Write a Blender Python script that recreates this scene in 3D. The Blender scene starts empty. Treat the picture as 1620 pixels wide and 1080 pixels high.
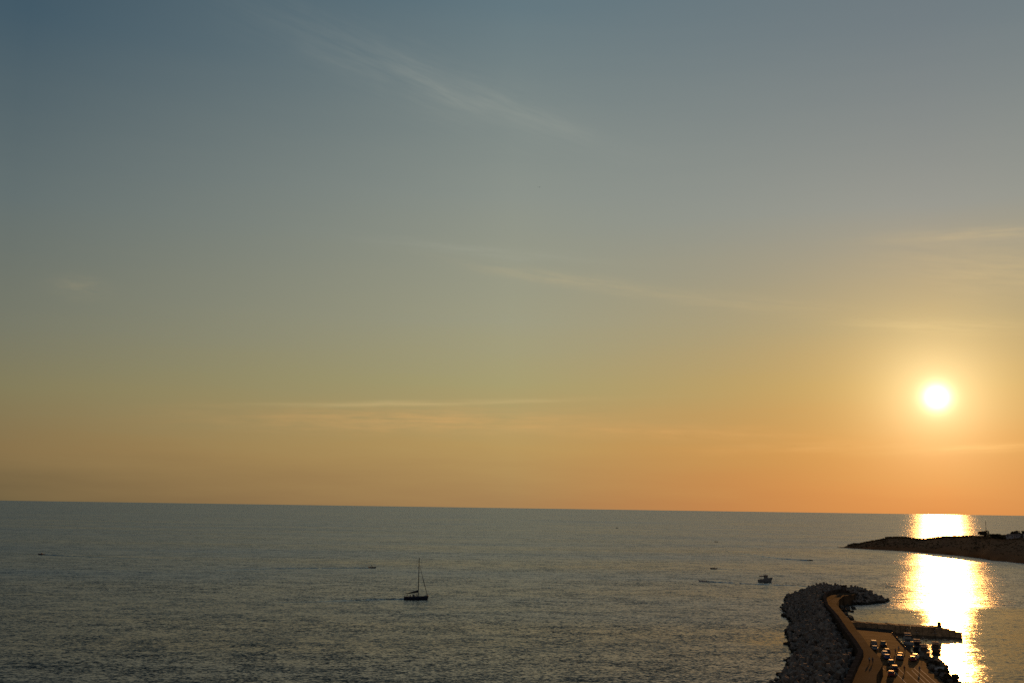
import bpy, math, random
from mathutils import Vector, Matrix, noise
R = math.radians
random.seed(11)
scn = bpy.context.scene
col = scn.collection

# ------------------------------------------------------------------ camera
cam = bpy.data.objects.new('camera', bpy.data.cameras.new('camera'))
col.objects.link(cam)
cam.data.sensor_width = 36.0
cam.data.lens = 36.0
cam.data.clip_start = 0.5
cam.data.clip_end = 200000.0
PITCH, ROLL, EYE = R(9.2), R(0.85), 45.0
f = Vector((0, math.cos(PITCH), math.sin(PITCH)))
u0 = Vector((1, 0, 0)).cross(f)
rx = Vector((1, 0, 0)) * math.cos(ROLL) + u0 * math.sin(ROLL)
uy = u0 * math.cos(ROLL) - Vector((1, 0, 0)) * math.sin(ROLL)
m = Matrix((rx, uy, -f)).transposed().to_4x4()
m.translation = Vector((0, 0, EYE))
cam.matrix_world = m
scn.camera = cam

# ------------------------------------------------------------------ colour management, sampling
scn.view_settings.view_transform = 'Standard'
scn.view_settings.look = 'None'
scn.view_settings.exposure = 0.0
scn.view_settings.gamma = 1.0
scn.view_settings.use_curve_mapping = False
scn.render.engine = 'CYCLES'
scn.cycles.use_denoising = False
scn.cycles.max_bounces = 6
scn.cycles.sample_clamp_direct = 30.0
scn.cycles.sample_clamp_indirect = 4.0
scn.cycles.blur_glossy = 0.3

# ------------------------------------------------------------------ sun and sky
SUN_AZ, SUN_EL = R(22.67), R(5.95)
to_sun = Vector((math.sin(SUN_AZ) * math.cos(SUN_EL), math.cos(SUN_AZ) * math.cos(SUN_EL), math.sin(SUN_EL)))
sun = bpy.data.objects.new('sun', bpy.data.lights.new('sun', 'SUN'))
col.objects.link(sun)
sun.data.energy = 1.6
sun.data.angle = R(0.55)
sun.data.color = (1.0, 0.42, 0.10)
sun.rotation_euler = to_sun.to_track_quat('Z', 'Y').to_euler()


def lin(c):
    c = c / 255.0
    return c / 12.92 if c <= 0.04045 else ((c + 0.055) / 1.055) ** 2.4


def rgb(r, g, b):
    return (lin(r), lin(g), lin(b), 1.0)


class Nodes:
    """small helper round a node tree"""
    def __init__(self, nt):
        self.nt = nt

    def new(self, kind, **kw):
        n = self.nt.nodes.new(kind)
        for k, v in kw.items():
            setattr(n, k, v)
        return n

    def put(self, sock, v):
        if isinstance(v, bpy.types.NodeSocket):
            self.nt.links.new(v, sock)
        else:
            sock.default_value = v

    def math(self, op, a, b=0.0, c=0.0, clamp=False):
        n = self.new('ShaderNodeMath', operation=op, use_clamp=clamp)
        self.put(n.inputs[0], a); self.put(n.inputs[1], b); self.put(n.inputs[2], c)
        return n.outputs[0]

    def vmath(self, op, a, b=(0, 0, 0)):
        n = self.new('ShaderNodeVectorMath', operation=op)
        self.put(n.inputs[0], a); self.put(n.inputs[1], b)
        return n

    def maprange(self, v, a, b, c=0.0, d=1.0, smooth=False):
        n = self.new('ShaderNodeMapRange', clamp=True)
        if smooth:
            n.interpolation_type = 'SMOOTHSTEP'
        self.put(n.inputs[0], v)
        for i, x in enumerate((a, b, c, d)):
            n.inputs[1 + i].default_value = x
        return n.outputs[0]

    def ramp(self, fac, stops):
        n = self.new('ShaderNodeValToRGB')
        e = n.color_ramp.elements
        while len(e) < len(stops):
            e.new(0.5)
        for i, (p, c) in enumerate(stops):
            e[i].position = p
        for i, (p, c) in enumerate(stops):
            e[i].position = p; e[i].color = c
        self.put(n.inputs[0], fac)
        return n.outputs[0]

    def mix(self, fac, a, b, blend='MIX'):
        n = self.new('ShaderNodeMix', data_type='RGBA', blend_type=blend, clamp_factor=False)
        self.put(n.inputs[0], fac); self.put(n.inputs[6], a); self.put(n.inputs[7], b)
        return n.outputs[2]

    def noise(self, vec, scale, detail=2.0, rough=0.5, out='Fac', dims='3D'):
        n = self.new('ShaderNodeTexNoise', noise_dimensions=dims)
        self.put(n.inputs['Vector'], vec)
        n.inputs['Scale'].default_value = scale
        n.inputs['Detail'].default_value = detail
        n.inputs['Roughness'].default_value = rough
        return n.outputs[out]

    def comb(self, x, y, z=0.0):
        n = self.new('ShaderNodeCombineXYZ')
        self.put(n.inputs[0], x); self.put(n.inputs[1], y); self.put(n.inputs[2], z)
        return n.outputs[0]

    def sep(self, v):
        n = self.new('ShaderNodeSeparateXYZ')
        self.put(n.inputs[0], v)
        return n.outputs


def build_sky():
    w = bpy.data.worlds.new('World')
    scn.world = w
    w.use_nodes = True
    nt = w.node_tree
    nt.nodes.clear()
    N = Nodes(nt)
    tc = N.new('ShaderNodeTexCoord')
    dirv = N.vmath('NORMALIZE', tc.outputs['Generated']).outputs[0]
    x, y, z = N.sep(dirv)
    el = N.math('MULTIPLY', N.math('ARCSINE', z), 57.29578)
    az = N.math('MULTIPLY', N.math('ARCTAN2', x, y), 57.29578)
    # angle to the sun, and its share along the horizon
    ang = N.math('MULTIPLY', N.math('ARCCOSINE', N.math('MINIMUM', N.vmath('DOT_PRODUCT', dirv, to_sun).outputs['Value'], 1.0)), 57.29578)
    hx, hy = math.sin(SUN_AZ), math.cos(SUN_AZ)
    hl = N.math('SQRT', N.math('ADD', N.math('MULTIPLY', x, x), N.math('ADD', N.math('MULTIPLY', y, y), 1e-6)))
    hd = N.math('DIVIDE', N.math('ADD', N.math('MULTIPLY', x, hx), N.math('MULTIPLY', y, hy)), hl)
    daz = N.math('MULTIPLY', N.math('ARCCOSINE', N.math('MINIMUM', N.math('MAXIMUM', hd, -1.0), 1.0)), 57.29578)
    # thin veils low in the sky bend the colour bands a little
    veil = N.noise(N.comb(N.math('MULTIPLY', az, 0.10), N.math('MULTIPLY', el, 0.9)), 1.0, 4.0, 0.55)
    bend = N.math('MULTIPLY', N.math('SUBTRACT', veil, 0.5), N.maprange(el, 1.5, 6.5, 2.2, 0.8))
    elb = N.math('ADD', el, bend)
    t = N.math('DIVIDE', N.math('MAXIMUM', elb, 0.0), 60.0)

    def stops(lst):
        return [(max(0.0, e / 60.0), rgb(*c)) for e, c in lst]
    away = N.ramp(t, stops([(0.0, (112, 96, 66)), (2.6, (136, 114, 76)), (5.7, (131, 124, 91)), (8.9, (119, 121, 105)),
                            (15.2, (100, 112, 112)), (24.2, (68, 90, 103)), (38, (48, 69, 86)), (60, (50, 70, 88))]))
    side = N.ramp(t, stops([(0.0, (166, 129, 84)), (3.3, (184, 152, 94)), (6.8, (168, 158, 112)), (10.3, (158, 156, 130)),
                            (17.3, (139, 146, 138)), (27.4, (100, 120, 128)), (40, (72, 94, 110)), (60, (52, 72, 90))]))
    near = N.ramp(t, stops([(0.0, (208, 125, 62)), (1.2, (211, 132, 65)), (3.4, (205, 138, 68)), (6.5, (190, 150, 88)), (9.7, (170, 150, 110)),
                            (16.0, (140, 145, 142)), (25.0, (112, 124, 130)), (40, (78, 99, 112)), (60, (54, 74, 91))]))
    back = N.ramp(t, stops([(0.0, (136, 122, 112)), (6, (142, 128, 122)), (14, (124, 122, 124)), (26, (98, 104, 110)), (60, (52, 71, 89))]))
    c = N.mix(N.maprange(daz, 0.0, 22.7), near, side)
    c = N.mix(N.maprange(daz, 22.7, 49.5), c, away)
    c = N.mix(N.maprange(daz, 49.5, 150.0, smooth=True), c, back)
    # cirrus: every streak is its own long soft patch filled with combed noise
    def streak(az0, el0, tilt, length, width, gain, tint, su=0.22, sv=2.2, seed=0.0):
        nonlocal c
        ca, sa = math.cos(R(tilt)), math.sin(R(tilt))
        du = N.math('SUBTRACT', az, az0); dv = N.math('SUBTRACT', el, el0)
        uu = N.math('ADD', N.math('MULTIPLY', du, ca), N.math('MULTIPLY', dv, sa))
        vv = N.math('SUBTRACT', N.math('MULTIPLY', dv, ca), N.math('MULTIPLY', du, sa))
        nz = N.noise(N.comb(N.math('MULTIPLY', uu, su), N.math('MULTIPLY', vv, sv), seed), 1.0, 5.0, 0.6)
        wob = N.math('MULTIPLY', N.math('SUBTRACT', N.noise(N.comb(N.math('MULTIPLY', uu, 0.3), seed, 0.0), 1.0, 2.0), 0.5), width * 1.5)
        vw = N.math('ADD', vv, wob)
        q = N.math('ADD', N.math('POWER', N.math('ABSOLUTE', N.math('DIVIDE', uu, length)), 2.0),
                   N.math('POWER', N.math('ABSOLUTE', N.math('DIVIDE', vw, width)), 2.0))
        mask = N.math('EXPONENT', N.math('MULTIPLY', q, -1.0))
        a = N.math('MULTIPLY', N.math('MULTIPLY', mask, N.maprange(nz, 0.28, 0.82)), gain)
        c = N.mix(a, c, tint)
    pale = rgb(196, 194, 176); warm = rgb(232, 200, 140); orange = rgb(240, 178, 108)
    streak(-5.5, 23.3, -16, 9.0, 1.4, 0.13, pale, 0.24, 2.0, 1.0)
    streak(0.8, 21.6, -18, 4.4, 0.5, 0.17, pale, 0.28, 2.6, 2.0)
    streak(-4.6, 22.9, -24, 3.0, 0.32, 0.18, pale, 0.3, 2.6, 3.0)
    streak(3.4, 12.6, -8, 5.5, 0.36, 0.22, warm, 0.35, 3.0, 4.0)
    streak(12.5, 11.3, -6, 6.0, 0.42, 0.13, warm, 0.3, 3.0, 5.0)
    streak(26.0, 14.1, -2, 4.6, 0.34, 0.32, warm, 0.3, 3.4, 6.0)
    streak(26.5, 12.3, -8, 5.0, 1.2, 0.26, warm, 0.3, 2.4, 7.0)
    streak(23.0, 9.6, -5, 4.2, 0.35, 0.35, warm, 0.3, 3.0, 7.5)
    streak(-5.0, 5.65, 2.2, 7.5, 0.14, 0.48, warm, 0.12, 2.5, 8.0)
    streak(-5.0, 4.7, 1.0, 9.0, 0.6, 0.44, orange, 0.35, 3.4, 9.0)
    streak(8.0, 4.25, -1.0, 8.0, 0.35, 0.34, orange, 0.35, 3.4, 10.0)
    streak(26.0, 3.35, 2.0, 5.0, 0.22, 0.5, rgb(255, 196, 118), 0.3, 3.6, 11.0)
    streak(16.0, 3.4, 1.0, 5.0, 0.3, 0.34, orange, 0.3, 3.6, 12.0)
    streak(-23.4, 10.9, 0, 1.2, 0.5, 0.12, warm, 0.6, 2.0, 13.0)
    streak(-2.0, 14.2, -4, 6.0, 0.3, 0.16, pale, 0.3, 3.0, 14.0)
    # light scattered round the sun, and the sun's own white disc
    def glow(colr, width, power=1.0):
        nonlocal c
        k = N.math('EXPONENT', N.math('MULTIPLY', N.math('POWER', N.math('DIVIDE', ang, width), power), -1.0))
        c = N.mix(k, c, (*colr, 1.0), 'ADD')
    glow((0.42, 0.26, 0.065), 5.2)
    glow((0.72, 0.66, 0.42), 1.7)
    glow((7.0, 6.6, 5.0), 0.28, 1.12)
    bg = N.new('ShaderNodeBackground')
    N.put(bg.inputs[0], c)
    bg.inputs[1].default_value = 1.0
    out = N.new('ShaderNodeOutputWorld')
    nt.links.new(bg.outputs[0], out.inputs[0])


build_sky()

# ------------------------------------------------------------------ materials
MATS = {}


def mat(name, base, rough=0.8, metal=0.0, vary=0.25, scale=0.6, bump=0.0, spec=0.5, second=None):
    if name in MATS:
        return MATS[name]
    ma = bpy.data.materials.new(name)
    ma.use_nodes = True
    N = Nodes(ma.node_tree)
    b = ma.node_tree.nodes['Principled BSDF']
    pos = N.new('ShaderNodeTexCoord').outputs['Object'] if scale > 2 else N.new('ShaderNodeNewGeometry').outputs['Position']
    n = N.noise(pos, scale, 5.0, 0.62)
    s = second or tuple(max(0.0, v * (1 - 2 * vary)) for v in base)
    hi = tuple(v * (1 + vary) for v in base) if not second else base
    N.put(b.inputs['Base Color'], N.ramp(n, [(0.3, (*s, 1)), (0.7, (*hi, 1))]))
    b.inputs['Roughness'].default_value = rough
    b.inputs['Metallic'].default_value = metal
    b.inputs['Specular IOR Level'].default_value = spec
    if bump:
        bp = N.new('ShaderNodeBump')
        N.put(bp.inputs['Height'], N.noise(pos, scale * 4, 4.0, 0.6))
        bp.inputs['Distance'].default_value = bump
        ma.node_tree.links.new(bp.outputs[0], b.inputs['Normal'])
    MATS[name] = ma
    return ma


def sea_material():
    ma = bpy.data.materials.new('sea_water')
    ma.use_nodes = True
    N = Nodes(ma.node_tree)
    b = ma.node_tree.nodes['Principled BSDF']
    pos = N.new('ShaderNodeNewGeometry').outputs['Position']
    x, y, z = N.sep(pos)
    flat = N.comb(x, y, 0.0)
    # calmer water in the lee of the breakwater
    dx = N.math('DIVIDE', N.math('SUBTRACT', x, 250.0), 150.0)
    dy = N.math('DIVIDE', N.math('SUBTRACT', y, 345.0), 165.0)
    dist = N.math('SQRT', N.math('ADD', N.math('MULTIPLY', dx, dx), N.math('MULTIPLY', dy, dy)))
    edge = N.math('MULTIPLY', N.math('SUBTRACT', N.noise(flat, 0.02, 3.0), 0.5), 0.35)
    open_sea = N.maprange(N.math('ADD', dist, edge), 0.92, 1.12, 0.45, 1.0, smooth=True)
    # long streaks of stronger and weaker ripple
    streaky = N.noise(N.comb(N.math('MULTIPLY', x, 0.0025), N.math('MULTIPLY', y, 0.012)), 1.0, 4.0, 0.6)
    gust = N.maprange(streaky, 0.32, 0.68, 0.62, 1.35)
    force = N.math('MULTIPLY', open_sea, gust)

    def slope(scale, detail, amp, sx=1.0, sy=1.0):
        v = N.vmath('MULTIPLY', flat, (sx, sy, 1.0)).outputs[0]
        c = N.noise(v, scale, detail, 0.55, out='Color')
        d = N.vmath('SUBTRACT', c, (0.5, 0.5, 0.5)).outputs[0]
        return N.vmath('MULTIPLY', d, (amp * 0.70, amp * 1.55, 0.0)).outputs[0]   # crests lie across the wind
    s = N.vmath('ADD', slope(1.05, 3.0, 0.54, 0.7, 1.0), slope(0.11, 2.0, 0.22, 0.6, 1.0)).outputs[0]
    s = N.vmath('ADD', s, slope(2.2, 2.0, 0.46, 0.7, 1.0)).outputs[0]
    s = N.vmath('ADD', s, slope(0.6, 2.0, 0.19, 0.6, 1.0)).outputs[0]
    sc = N.new('ShaderNodeVectorMath', operation='SCALE')
    N.put(sc.inputs[0], s); N.put(sc.inputs['Scale'], force)
    nrm = N.vmath('NORMALIZE', N.vmath('ADD', sc.outputs[0], (0.0, 0.0, 1.0)).outputs[0]).outputs[0]
    # wind-roughened surface: sky and sun mirrored by many small facets over dark water
    nt = ma.node_tree
    nt.nodes.remove(b)
    geo = N.new('ShaderNodeNewGeometry')
    cosv = N.math('MAXIMUM', N.vmath('DOT_PRODUCT', geo.outputs['Incoming'], nrm).outputs['Value'], 0.0)
    ceff = N.math('SQRT', N.math('ADD', N.math('MULTIPLY', N.math('MULTIPLY', cosv, cosv), 2.3), 0.014))
    fres = N.math('ADD', 0.02, N.math('MULTIPLY', 0.98, N.math('POWER', N.math('SUBTRACT', 1.0, ceff), 5.0)))
    gl = N.new('ShaderNodeBsdfAnisotropic', distribution='BECKMANN')
    gl.inputs['Color'].default_value = (1, 1, 1, 1)
    lanes = N.noise(N.comb(N.math('MULTIPLY', x, 0.0016), N.math('MULTIPLY', y, 0.0065), 4.0), 1.0, 4.0, 0.62)
    N.put(gl.inputs['Roughness'], N.math('MULTIPLY', N.maprange(open_sea, 0.45, 1.0, 0.20, 0.325), N.maprange(lanes, 0.3, 0.7, 0.84, 1.14)))
    gl.inputs['Anisotropy'].default_value = 0.22
    N.put(gl.inputs['Tangent'], N.vmath('CROSS_PRODUCT', (0, 1, 0), nrm).outputs[0])
    N.put(gl.inputs['Normal'], nrm)
    df = N.new('ShaderNodeBsdfDiffuse')
    df.inputs['Color'].default_value = (0.012, 0.018, 0.017, 1)
    mx = N.new('ShaderNodeMixShader')
    N.put(mx.inputs[0], fres)
    nt.links.new(df.outputs[0], mx.inputs[1]); nt.links.new(gl.outputs[0], mx.inputs[2])
    nt.links.new(mx.outputs[0], nt.nodes['Material Output'].inputs[0])
    return ma


M_SEA = sea_material()
def wet_band(ma, top=1.1):
    """stone that the sea keeps wet is darker up to the splash line"""
    N = Nodes(ma.node_tree)
    b = ma.node_tree.nodes['Principled BSDF']
    src = b.inputs['Base Color'].links[0].from_socket
    pos = N.new('ShaderNodeNewGeometry').outputs['Position']
    z = N.math('ADD', N.sep(pos)[2], N.math('MULTIPLY', N.math('SUBTRACT', N.noise(pos, 0.7, 3.0), 0.5), 0.9))
    N.put(b.inputs['Base Color'], N.mix(N.maprange(z, top - 0.35, top + 0.25), (0.035, 0.03, 0.022, 1.0), src))


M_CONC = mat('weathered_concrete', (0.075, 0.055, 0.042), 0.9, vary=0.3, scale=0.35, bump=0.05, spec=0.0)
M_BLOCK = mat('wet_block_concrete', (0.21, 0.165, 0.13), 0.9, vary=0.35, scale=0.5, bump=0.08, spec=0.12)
M_ROCK = mat('dark_rock', (0.15, 0.115, 0.085), 0.9, vary=0.4, scale=0.5, bump=0.12, spec=0.12)
wet_band(M_BLOCK); wet_band(M_ROCK, 0.8)
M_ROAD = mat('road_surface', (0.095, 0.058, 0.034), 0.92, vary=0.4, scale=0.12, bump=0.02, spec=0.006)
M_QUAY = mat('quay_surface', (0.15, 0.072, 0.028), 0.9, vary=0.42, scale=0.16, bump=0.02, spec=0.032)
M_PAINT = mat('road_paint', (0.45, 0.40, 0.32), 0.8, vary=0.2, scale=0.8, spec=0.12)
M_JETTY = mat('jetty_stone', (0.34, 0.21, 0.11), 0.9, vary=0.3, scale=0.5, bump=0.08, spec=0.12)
M_HILL = mat('dry_scrub_ground', (0.22, 0.095, 0.036), 0.95, vary=0.18, scale=0.03, spec=0.12)
M_LEAF = mat('leaf', (0.095, 0.062, 0.028), 0.8, vary=0.4, scale=0.4, spec=0.12)
M_BARK = mat('bark', (0.09, 0.065, 0.045), 0.9, scale=1.0)
M_WALL = mat('house_plaster', (0.30, 0.28, 0.27), 0.8, vary=0.1, scale=0.1, spec=0.12)
M_ROOF = mat('roof_tile', (0.22, 0.13, 0.09), 0.8, scale=0.5, spec=0.12)
M_WHITE = mat('white_gelcoat', (0.45, 0.44, 0.42), 0.6, spec=0.06, vary=0.06, scale=0.4)
M_HULLGREY = mat('worn_pale_hull', (0.19, 0.185, 0.18), 0.6, vary=0.12, scale=0.6, spec=0.06)
M_ROOFGREY = mat('grey_deck_paint', (0.16, 0.155, 0.16), 0.8, vary=0.1, scale=0.5, spec=0.04)
M_NAVY = mat('navy_gelcoat', (0.025, 0.03, 0.05), 0.3, vary=0.2, scale=0.4)
M_WOOD = mat('boat_wood', (0.16, 0.09, 0.05), 0.6, scale=1.2)
M_DARKM = mat('dark_metal', (0.05, 0.05, 0.055), 0.45, metal=0.3, scale=1.0)
M_ALU = mat('spar_metal', (0.035, 0.035, 0.038), 0.7, spec=0.0, vary=0.1, scale=1.0)
M_CANVAS = mat('dark_canvas', (0.035, 0.035, 0.045), 0.9, scale=1.0)
M_GLASS = mat('dark_glass', (0.015, 0.018, 0.02), 0.06, vary=0.05, scale=0.3, spec=0.8)
M_TYRE = mat('tyre_rubber', (0.018, 0.018, 0.018), 0.85, scale=1.0)
M_RIM = mat('wheel_rim', (0.35, 0.35, 0.36), 0.35, metal=0.8, vary=0.1, scale=1.0)
M_LAMP = mat('headlight_lens', (0.55, 0.55, 0.52), 0.1, vary=0.05, scale=1.0)
M_TAIL = mat('tail_light_lens', (0.35, 0.015, 0.012), 0.15, vary=0.05, scale=1.0)
M_SKIN = mat('skin', (0.30, 0.17, 0.11), 0.6, vary=0.1, scale=1.0)
M_HAIR = mat('hair', (0.02, 0.015, 0.012), 0.6, scale=1.0)
M_FEATHER = mat('gull_feather', (0.45, 0.45, 0.44), 0.7, vary=0.15, scale=1.0)


def paint(name, c):
    return mat(name, c, 0.32, vary=0.04, scale=0.3, spec=0.13)


# ------------------------------------------------------------------ mesh helpers
class MB:
    def __init__(self):
        self.v = []; self.f = []

    def add(self, verts, faces):
        o = len(self.v)
        self.v += [tuple(p) for p in verts]
        self.f += [tuple(i + o for i in fc) for fc in faces]
        return self

    def box(self, x0, x1, y0, y1, z0, z1, taper=0.0):
        t = taper
        v = [(x0, y0, z0), (x1, y0, z0), (x1, y1, z0), (x0, y1, z0),
             (x0 + t, y0 + t, z1), (x1 - t, y0 + t, z1), (x1 - t, y1 - t, z1), (x0 + t, y1 - t, z1)]
        return self.add(v, [(3, 2, 1, 0), (4, 5, 6, 7), (0, 1, 5, 4), (1, 2, 6, 5), (2, 3, 7, 6), (3, 0, 4, 7)])

    def prism(self, poly, z0, z1, inset=0.0):
        n = len(poly)
        cx = sum(p[0] for p in poly) / n; cy = sum(p[1] for p in poly) / n
        top = [(p[0] + (cx - p[0]) * inset, p[1] + (cy - p[1]) * inset, z1 if not callable(z1) else z1(p)) for p in poly]
        v = [(p[0], p[1], z0) for p in poly] + top
        fs = [tuple(range(n - 1, -1, -1)), tuple(range(n, 2 * n))]
        fs += [(i, (i + 1) % n, n + (i + 1) % n, n + i) for i in range(n)]
        return self.add(v, fs)

    def loft(self, rings, close=True, caps=True):
        n = len(rings[0])
        v = [p for r in rings for p in r]
        fs = []
        for k in range(len(rings) - 1):
            for i in range(n if close else n - 1):
                j = (i + 1) % n
                fs.append((k * n + i, k * n + j, (k + 1) * n + j, (k + 1) * n + i))
        if caps and close:
            fs.append(tuple(range(n - 1, -1, -1)))
            fs.append(tuple(range((len(rings) - 1) * n, len(rings) * n)))
        return self.add(v, fs)

    def tube(self, p0, p1, r0, r1=None, n=6):
        r1 = r0 if r1 is None else r1
        p0, p1 = Vector(p0), Vector(p1)
        d = (p1 - p0).normalized()
        a = d.orthogonal().normalized(); b = d.cross(a)
        rings = [[tuple(p + (a * math.cos(2 * math.pi * i / n) + b * math.sin(2 * math.pi * i / n)) * r) for i in range(n)]
                 for p, r in ((p0, r0), (p1, r1))]
        return self.loft(rings)

    def lump(self, c, r, jit, rng, squash=0.8, n=2):
        """irregular rock: a jittered low sphere"""
        segs, rows = 6 + n, 3 + n
        rings = []
        for k in range(1, rows):
            th = math.pi * k / rows
            rings.append([(c[0] + r * math.sin(th) * math.cos(2 * math.pi * i / segs) * (1 + rng.uniform(-jit, jit)),
                           c[1] + r * math.sin(th) * math.sin(2 * math.pi * i / segs) * (1 + rng.uniform(-jit, jit)),
                           c[2] - r * squash * math.cos(th) * (1 + rng.uniform(-jit, jit) * 0.6)) for i in range(segs)])
        return self.loft(rings)

    def mesh(self, name, material=None, smooth=False):
        me = bpy.data.meshes.new(name)
        me.from_pydata(self.v, [], self.f)
        me.update()
        if material:
            me.materials.append(material)
        if smooth:
            me.polygons.foreach_set('use_smooth', [True] * len(me.polygons))
        return me

    def build(self, name, material, parent=None, smooth=False, loc=None):
        o = bpy.data.objects.new(name, self.mesh(name, material, smooth))
        col.objects.link(o)
        if parent:
            o.parent = parent
        if loc:
            o.location = loc
        return o


def tag(o, label=None, cat=None, group=None, kind=None):
    if label: o['label'] = label
    if cat: o['category'] = cat
    if group: o['group'] = group
    if kind: o['kind'] = kind
    return o


def thing(name, label, cat, loc=(0, 0, 0), rz=0.0, group=None):
    o = bpy.data.objects.new(name, None)
    col.objects.link(o)
    o.empty_display_size = 0.3
    o.location = loc
    o.rotation_euler = (0, 0, rz)
    return tag(o, label, cat, group)


def copy_tree(o, parent=None):
    c = o.copy()
    col.objects.link(c)
    if parent:
        c.parent = parent
    for ch in list(o.children):
        copy_tree(ch, c)
    return c


def inside(p, poly):
    x, y = p; r = False
    n = len(poly)
    for i in range(n):
        x1, y1 = poly[i]; x2, y2 = poly[(i + 1) % n]
        if (y1 > y) != (y2 > y) and x < (x2 - x1) * (y - y1) / (y2 - y1) + x1:
            r = not r
    return r


def seg_dist(p, a, b):
    ax, ay = a; bx, by = b
    dx, dy = bx - ax, by - ay
    t = max(0.0, min(1.0, ((p[0] - ax) * dx + (p[1] - ay) * dy) / (dx * dx + dy * dy + 1e-9)))
    return math.hypot(p[0] - ax - t * dx, p[1] - ay - t * dy)


def poly_dist(p, pts, closed=False):
    n = len(pts)
    return min(seg_dist(p, pts[i], pts[(i + 1) % n]) for i in range(n if closed else n - 1))


def offset(pts, d):
    """polyline moved d metres to its right"""
    out = []
    for i, p in enumerate(pts):
        a = pts[max(0, i - 1)]; b = pts[min(len(pts) - 1, i + 1)]
        t = Vector((b[0] - a[0], b[1] - a[1])).normalized()
        out.append((p[0] + t.y * d, p[1] - t.x * d))
    return out


# ------------------------------------------------------------------ sea
s = MB()
S = 90000.0
s.add([(-S, -S, 0), (S, -S, 0), (S, S, 0), (-S, S, 0)], [(0, 1, 2, 3)])
tag(s.build('sea', M_SEA), 'grey-green sea rippled by a light wind, running out to the horizon', kind='structure')


def wake(pts, w0, w1, h0, h1, gaps=()):
    """low ridge of water left behind a boat"""
    mb = MB()
    rng = random.Random(int(pts[0][0] * 7 + pts[0][1]))
    N = 48
    L = []
    for k in range(N + 1):
        t = k / N * (len(pts) - 1)
        i = min(int(t), len(pts) - 2); q = t - i
        L.append((pts[i][0] * (1 - q) + pts[i + 1][0] * q, pts[i][1] * (1 - q) + pts[i + 1][1] * q))
    rings = []
    R1 = offset(L, 1.0)
    for k, (p, r) in enumerate(zip(L, R1)):
        t = k / N
        n = Vector((r[0] - p[0], r[1] - p[1]))
        w = (w0 + (w1 - w0) * t) * rng.uniform(0.75, 1.25)
        h = (h0 + (h1 - h0) * t) * rng.uniform(0.5, 1.2)
        for a, b in gaps:
            if a < t < b:
                h = -0.06
        sh = rng.uniform(-0.25, 0.25) * w
        rings.append([(p[0] + n.x * (w * q + sh), p[1] + n.y * (w * q + sh), z) for q, z in ((-1, -0.05), (-0.45, h * 0.6), (0, h), (0.45, h * 0.6), (1, -0.05))])
    mb.loft(rings, close=False)
    return tag(mb.build('boat_wake', M_SEA, smooth=True), kind='structure')


# ------------------------------------------------------------------ headland across the bay
COLS = [(423.3, 1344.5, 424.5, 1348.3, 0.5), (429.8, 1338.6, 432.9, 1348.1, 1.0), (436.7, 1335.1, 443.1, 1354.0, 4.4),
        (440.2, 1326.1, 449.3, 1352.6, 5.7), (444.5, 1319.6, 454.9, 1349.9, 5.9), (449.6, 1313.5, 462.8, 1351.2, 7.7),
        (453.0, 1303.0, 469.2, 1348.2, 9.4), (459.0, 1295.4, 477.9, 1347.1, 11.1), (464.0, 1289.6, 485.5, 1347.7, 12.4),
        (467.0, 1284.9, 492.2, 1352.4, 14.6), (472.8, 1277.6, 501.3, 1352.4, 15.0), (477.9, 1266.5, 508.6, 1345.7, 15.3),
        (480.3, 1252.8, 512.5, 1334.7, 14.9), (481.2, 1232.0, 514.7, 1315.5, 13.6), (483.8, 1212.4, 519.8, 1300.4, 13.9),
        (487.8, 1200.5, 520.6, 1278.9, 16.1), (491.8, 1185.6, 525.3, 1263.7, 18.1), (494.5, 1155.3, 531.0, 1237.6, 19.4),
        (493.6, 1114.1, 532.1, 1197.7, 20.7), (493.7, 1093.3, 534.4, 1180.3, 20.9), (482.3, 1042.0, 530.7, 1143.0, 21.5),
        (487.1, 1019.2, 545.4, 1137.6, 21.2), (485.3, 984.4, 553.1, 1118.2, 21.8), (481.5, 931.3, 570.4, 1099.2, 22.6),
        (484.7, 876.4, 595.0, 1070.0, 24.0), (488.5, 812.7, 655.9, 1085.4, 26.2), (520, 700, 760, 1040, 30), (600, 560, 900, 980, 34)]
PROFILE = [(-0.12, -2.0), (0.0, -0.3), (0.03, 0.10), (0.09, 0.24), (0.22, 0.42), (0.4, 0.54), (0.62, 0.70), (0.8, 0.84), (0.92, 0.935), (1.0, 1.0), (1.1, 0.985), (1.35, 0.85), (1.7, 0.45), (2.0, 0.1), (2.15, -0.3)]
fine = []
for i in range(len(COLS) - 1):
    for k in range(5):
        q = k / 5
        fine.append(tuple(COLS[i][j] * (1 - q) + COLS[i + 1][j] * q for j in range(5)))
fine.append(COLS[-1])


def hill_point(cf, tt, hh):
    fx, fy, cx, cy, cz = cf
    x = fx + (cx - fx) * tt; y = fy + (cy - fy) * tt
    n = noise.fractal(Vector((x * 0.035, y * 0.035, 3.1)), 0.9, 2.0, 4)
    n2 = noise.fractal(Vector((x * 0.15, y * 0.15, 8.1)), 0.9, 2.0, 3)
    z = hh * cz if hh >= 0 else hh * 4
    if hh > 0:
        edge = min(1.0, abs(1.0 - tt) * 4)
        z += (n * 0.3 * edge + n2 * 0.2) * min(1.0, cz / 8)
    else:
        x += n * 7; y += n * 7
    return (x, y, z)


rings = [[hill_point(cf, tt, hh) for tt, hh in PROFILE] for cf in fine]
hb = MB().loft(rings, close=False)
tag(hb.build('headland', M_HILL, smooth=True), 'low dark headland in silhouette across the bay', kind='structure')
from mathutils.bvhtree import BVHTree
HILL = BVHTree.FromPolygons(hb.v, hb.f)


def on_hill(x, y):
    h = HILL.ray_cast(Vector((x, y, 200)), Vector((0, 0, -1)))
    return h[0].z if h[0] else 0.0


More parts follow.
